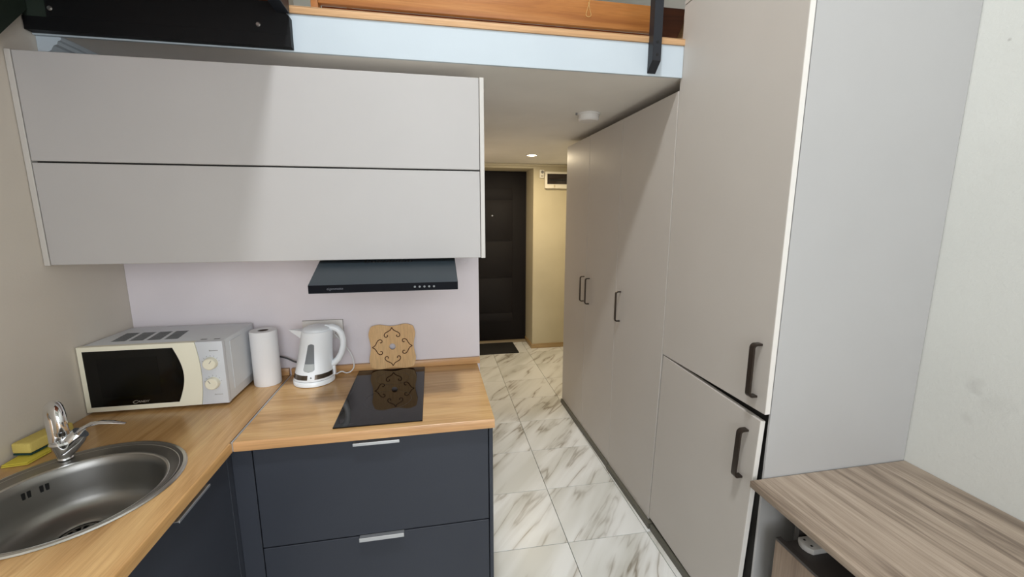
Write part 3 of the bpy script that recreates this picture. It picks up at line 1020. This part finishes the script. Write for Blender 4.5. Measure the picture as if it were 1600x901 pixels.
half = [(0.0, 0.084), (0.006, 0.074), (0.016, 0.067), (0.027, 0.061), (0.0325, 0.052), (0.030, 0.044), (0.023, 0.0425), (0.0185, 0.047), (0.0205, 0.0515)]
half = [(a * 1.08, c_ * 1.08) for a, c_ in half]
for side in range(4):
    g = G()
    for sgn in (-1, 1):
        pl = catmull([(sgn * p[0], p[1], 0) for p in half], 4)
        q = []
        a = side * PI / 2
        for p in pl:
            u, v_ = p[0] * math.cos(a) - p[1] * math.sin(a), p[0] * math.sin(a) + p[1] * math.cos(a)
            q.append((1.052 + u, -0.0040, CZ + v_))
        g.tube(q, 0.0021, 6, 0.4, (0, 1, 0))
    g.build('curl_cutout', 'board_engrave', cb, True, lean, lp)

# ------------------------------------------------------------------ wardrobe run on the right
XW = 2.316


def bow_handle(name, yc, z0, z1, par, x=XW, rot=None, pivot=None, w=0.013):
    """dark strap handle standing proud of a door facing -x"""
    d_ = 0.030
    path = [(x - 0.0005, yc, z1 - 0.004)]
    path += [(x - d_ + 0.012 - 0.012 * math.sin(a) + 0.0, yc, z1 - 0.016 + 0.012 * math.cos(a)) for a in [PI / 2 * k / 5 for k in range(6)]]
    path += [(x - d_ + 0.012 - 0.012 * math.cos(a), yc, z0 + 0.016 - 0.012 * math.sin(a)) for a in [PI / 2 * k / 5 for k in range(6)]]
    path += [(x - 0.0005, yc, z0 + 0.004)]
    g = G().strap(path, w, 0.007, (0, 1, 0))
    return g.build(name, 'bronze', par, True, rot, pivot)


wd = thing('wardrobe', 'tall two-door light grey wardrobe nearest the hall door', 'wardrobe', (2.6, 0.84, 0))
G().box(XW + 0.022, XR - 0.002, 0.345, 1.331, 0.04, 2.120).build('carcass', 'cashmere', wd, False)
G().box(XW + 0.001, XR - 0.002, 1.316, 1.3325, 0.034, 2.1262, 0.001, 1).build('side_panel', 'edge_white', wd)
G().box(XW - 0.012, XW + 0.03, 0.345, 1.331, 0.0005, 0.033).build('plinth', 'plinth', wd, False)
for y0, y1, hy in ((0.3455, 0.8395, 0.775), (0.8425, 1.3150, 0.878)):
    dr = G().box(XW, XW + 0.0185, y0, y1, 0.036, 2.1262, 0.0012, 1).build('door', 'cashmere', wd)
    bow_handle('handle', hy, 0.984, 1.171, dr, w=0.012)
sw = thing('wardrobe', 'tall single-door light grey wardrobe between two-door wardrobe and fridge housing', 'wardrobe', (2.6, 0.07, 0))
G().box(XW + 0.022, XR - 0.002, -0.195, 0.342, 0.04, 2.120).build('carcass', 'cashmere', sw, False)
G().box(XW - 0.016, XW + 0.03, -0.195, 0.342, 0.0005, 0.030).build('plinth', 'plinth', sw, False)
dr = G().prism([(0.3425, 0.032), (0.3425, 2.1262), (-0.1945, 2.1262), (-0.1945, 0.945), (-0.1620, 0.032)], 'x', XW, XW + 0.0185, 0.0012, 1).build('door', 'cashmere', sw)
bow_handle('handle', 0.279, 0.984, 1.166, dr, w=0.012)
for zz in (1.93,):
    for yy, par in ((0.841, wd), (0.339, sw)):
        G().box(XW - 0.0008, XW + 0.0004, yy - 0.003, yy + 0.003, zz - 0.006, zz + 0.006).build('door_bumper', 'edge_white', par, False)

# tall fridge housing up past the loft
fh = thing('tall_cabinet', 'floor to ceiling light grey fridge cabinet with stacked doors behind the desk', 'cabinet', (2.6, -0.5, 0))
G().box(XW + 0.035, XR - 0.002, -0.825, -0.199, 0.06, 4.0).build('carcass', 'gap_dark', fh, False)
G().box(XW + 0.0235, XR - 0.002, -0.8345, -0.8262, 0.0005, 4.0, 0.0008, 1).build('side_panel', 'panel_white', fh)
G().box(XW + 0.0235, XW + 0.30, -0.1985, -0.1965, 0.0005, 4.0).build('rear_panel', 'edge_white', fh, False)
G().box(XW - 0.010, XW + 0.03, -0.824, -0.199, 0.0005, 0.030).build('plinth', 'plinth', fh, False)
ud = G().box(XW, XW + 0.0190, -0.8345, -0.1995, 0.9445, 2.4570, 0.0012, 1).build('door', 'cashmere', fh)
bow_handle('handle', -0.786, 0.988, 1.178, ud, w=0.02)
td = G().box(XW, XW + 0.0190, -0.8345, -0.1995, 2.4605, 3.98, 0.0012, 1).build('door', 'cashmere', fh)
rl = Matrix.Rotation(math.radians(2.4), 3, 'X')
lp2 = (XW, -0.2075, 0.9400)
ldoor = G().box(XW, XW + 0.0190, -0.8205, -0.2075, 0.050, 0.9400, 0.0012, 1).build('door', 'cashmere', fh, True, rl, lp2)
ldoor['label'] = 'slightly sagging lower door'
bow_handle('handle', -0.768, 0.694, 0.884, ldoor, XW, rl, lp2, w=0.02)
for o_, za, zb, xa, rr, pp in ((ud, 0.9455, 2.456, XW, None, None), (ldoor, 0.051, 0.9390, XW, rl, lp2)):
    G().box(xa + 0.0008, xa + 0.0185, -0.8352 if o_ is ud else -0.8212, -0.8342 if o_ is ud else -0.8202, za, zb).build('edge_band', 'edge_bright', o_, False, rr, pp)

# ------------------------------------------------------------------ desk on the right
dk = thing('desk', 'grey-brown wood-grain desk against the right wall in front of the tall cabinet', 'desk', (2.6, -1.4, 0))
DX = 2.283
G().box(DX, XR - 0.003, -2.05, -0.8385, 0.6890, 0.7117, 0.0015, 2).build('desktop', 'desk', dk)
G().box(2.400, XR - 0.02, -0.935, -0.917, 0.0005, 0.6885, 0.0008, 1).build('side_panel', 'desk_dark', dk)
G().box(2.400, XR - 0.02, -2.03, -2.012, 0.0005, 0.6885, 0.0008, 1).build('side_panel', 'desk', dk)
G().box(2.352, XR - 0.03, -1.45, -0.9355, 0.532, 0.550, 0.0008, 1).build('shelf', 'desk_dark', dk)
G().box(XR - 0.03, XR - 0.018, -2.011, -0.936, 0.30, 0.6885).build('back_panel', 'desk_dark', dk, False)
G().box(2.333, 2.3515, -1.45, -0.9150, 0.10, 0.5420, 0.001, 1).build('drawer_front', 'desk_front', dk)
G().box(2.333, 2.3515, -1.45, -0.9150, 0.5422, 0.5520, 0.001, 1).build('shelf_edge', 'desk_dark', dk)
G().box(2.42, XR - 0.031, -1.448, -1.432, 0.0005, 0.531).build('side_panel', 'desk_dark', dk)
# remote control on the desk's shelf
rm = thing('remote_control', 'white remote control with grey buttons lying on the dark desk shelf', 'remote', (2.46, -0.975, 0.5502))
G().prism([(2.388, -1.003), (2.545, -1.003), (2.555, -0.993), (2.555, -0.955), (2.545, -0.945), (2.388, -0.945), (2.378, -0.958), (2.374, -0.974), (2.378, -0.990)],
          'z', 0.5503, 0.5700, 0.004, 2).build('case', 'remote', rm)
for i in range(6):
    for j in range(3):
        cx_, cy_ = 2.432 + i * 0.019, -0.990 + j * 0.016
        G().box(cx_ - 0.006, cx_ + 0.006, cy_ - 0.0048, cy_ + 0.0048, 0.5700, 0.5722, 0.001, 1).build('button', 'remote_button', rm)
for yi in (-0.990, -0.964):
    G().box(2.392, 2.398, yi, yi + 0.006, 0.5700, 0.5712).build('indicator', 'cable_black', rm, False)

# ------------------------------------------------------------------ hall fittings
fb = thing('fuse_box', 'white fuse box with smoked dark door on the hall end wall', 'fuse box', (2.68, 2.84, 1.9))
G().box(2.536, 2.86, 2.795, 2.8463, 1.905, 2.092, 0.006).build('housing', 'box_white', fb)
G().box(2.560, 2.845, 2.7905, 2.7960, 1.952, 2.067, 0.002).build('door', 'box_dark', fb)
G().box(2.640, 2.655, 2.7920, 2.7955, 1.915, 1.945, 0.001, 1).build('latch', 'wall_hall', fb)
for k in range(9):
    x = 2.585 + k * 0.026
    G().box(x, x + 0.020, 2.7892, 2.7904, 1.988, 2.004).build('breaker', 'black_hole', fb, False)
dc = thing('door_chime', 'small white door chime with round grille beside the fuse box', 'door chime', (2.503, 2.84, 2.02))
G().box(2.478, 2.531, 2.820, 2.8463, 2.021, 2.112, 0.004).build('case', 'box_white', dc)
g = G().tube([(2.508, 2.8195, 2.086), (2.508, 2.8170, 2.086)], 0.016, 24)
g.build('grille', 'grey_plastic', dc)
G().box(2.492, 2.520, 2.8175, 2.8199, 2.037, 2.046, 0.0005, 1).build('button', 'grey_plastic', dc)
tag(G().box(1.53, 2.219, 2.700, 3.105, 0.0004, 0.012, 0.003).build('doormat', 'mat', None), 'black rectangular doormat on tiles in front of the entrance door', 'doormat')
sd = thing('smoke_detector', 'round white smoke detector on the lower ceiling beside the wardrobe', 'smoke detector', (2.165, 0.475, 2.1755))
G().lathe([(0.066, 2.1755), (0.066, 2.168), (0.060, 2.166), (0.060, 2.142), (0.052, 2.134), (0.02, 2.132)], 2.160, 0.475, 36).build('body', 'detector', sd)
G().lathe([(0.006, 2.1755), (0.006, 2.165), (0.003, 2.163)], 2.086, 0.470, 12).build('cable_entry', 'grey_plastic', sd)
dl = thing('downlight', 'glowing round warm downlight in the hall ceiling', 'downlight', (2.226, 2.157, 2.1755))
G().lathe([(0.058, 2.1757), (0.058, 2.172), (0.047, 2.170), (0.046, 2.1735)], 2.226, 2.157, 36, True, False).build('ring', 'detector', dl)
G().lathe([(0.0455, 2.1737), (0.0455, 2.1712), (0.03, 2.1702)], 2.226, 2.157, 32).build('diffuser', 'downlight', dl)
sp_d = bpy.data.lights.new('downlight_beam', 'AREA')
sp_d.shape = 'DISK'
sp_d.size = 0.08
sp_d.energy = 11.5
sp_d.color = (1.0, 0.83, 0.56)
sp_o = bpy.data.objects.new('downlight_beam', sp_d)
sp_o.location = (2.226, 2.157, 2.166)
COL.objects.link(sp_o)

# high ceiling lamp that lights the room
cl_ = thing('ceiling_lamp', 'round white lamp on the high ceiling above the room', 'lamp', (1.27, -1.62, 4.6))
G().lathe([(0.24, 4.5995), (0.24, 4.52), (0.225, 4.50), (0.215, 4.50)], 1.27, -1.62, 40).build('housing', 'window_white', cl_)
G().lathe([(0.212, 4.4995), (0.205, 4.480), (0.12, 4.470)], 1.27, -1.62, 40).build('diffuser', 'lamp_glow', cl_)

# ------------------------------------------------------------------ loft edge: post, bed, stair landing
po = thing('railing_post', 'black square railing post bolted to the white loft edge', 'post', (2.174, -0.235, 2.18))
g = G().prism([(-0.2165, 2.180), (-0.2165, 3.20), (-0.2560, 3.20), (-0.2560, 2.218)], 'x', 2.152, 2.190, 0.001, 1)
g.build('shaft', 'post_metal', po)
for zz in (2.288, 2.241):
    G().tube([(2.172, -0.2563, zz), (2.172, -0.2575, zz)], 0.0055, 14).build('bolt_hole', 'black_hole', po)

bd = thing('bed_frame', 'varnished pine bed frame standing on the loft behind the edge', 'bed', (1.56, 0.5, 2.3225))
G().box(0.832, 2.300, 0.0, 0.026, 2.432, 2.5420, 0.003).build('side_rail', 'pine', bd)
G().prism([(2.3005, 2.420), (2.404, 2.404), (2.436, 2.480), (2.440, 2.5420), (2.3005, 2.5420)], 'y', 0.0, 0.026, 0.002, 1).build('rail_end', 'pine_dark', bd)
G().box(0.832, 2.40, 0.064, 0.9, 2.430, 2.448).build('base_board', 'stair_wood', bd, False)
for px_ in ((0.804, 0.8315),):
    G().box(px_[0], px_[1], 0.0, 0.05, 2.3227, 2.80, 0.002).build('post', 'pine', bd)
    G().box(px_[0], px_[1], 0.86, 0.904, 2.3227, 2.80, 0.002).build('post', 'pine', bd)
G().box(2.40, 2.62, 0.030, 0.06, 2.3227, 2.5420, 0.002).build('end_board', 'trim_wood', bd)
G().box(0.832, 2.292, 0.905, 0.93, 2.45, 2.54).build('side_rail', 'pine', bd)
th = G().tube(catmull([(1.965, -0.003, 2.60), (1.972, -0.004, 2.545), (1.962, -0.004, 2.505), (1.955, -0.004, 2.478), (1.964, -0.004, 2.470), (1.978, -0.004, 2.476), (1.972, -0.004, 2.50), (1.965, -0.004, 2.53)]), 0.0008, 6)
tag(th.build('thread', 'thread', None), 'loose pale thread hanging over the pine bed rail', 'thread')

sl_ = thing('stair_landing', 'black landing bracket with reddish wooden tread fixed to loft edge at upper left', 'stairs', (0.4, -0.3, 2.17))
g = G().box(0.004, 0.787, -0.246, -0.2165, 2.1765, 2.216)
g.prism([(0.070, 2.2162), (0.787, 2.2162), (0.787, 2.2760), (0.740, 2.318), (0.070, 2.318)], 'y', -0.246, -0.2165)
g.build('mounting_plate', 'black_metal', sl_, False)
G().box(0.748, 0.790, -1.25, -0.2465, 2.2835, 2.42, 0.001, 1).build('side_beam', 'post_metal', sl_)
G().box(0.040, 0.746, -1.25, -0.2165, 2.3190, 2.36, 0.002).build('tread', 'stair_wood', sl_)
G().box(0.004, 0.0695, -0.243, -0.2165, 2.2165, 2.318).build('end_plate', 'dark_green', sl_, False)
G().prism([(-0.248, 2.232), (-0.248, 2.42), (-0.70, 2.42), (-0.70, 1.757)], 'x', 0.002, 0.020).build('wall_stringer', 'dark_green', sl_, False)
for sx_ in (0.082, 0.686):
    G().tube([(sx_, -0.2465, 2.242), (sx_, -0.2500, 2.242)], [0.0075, 0.005], 14).build('screw', 'screw', sl_)
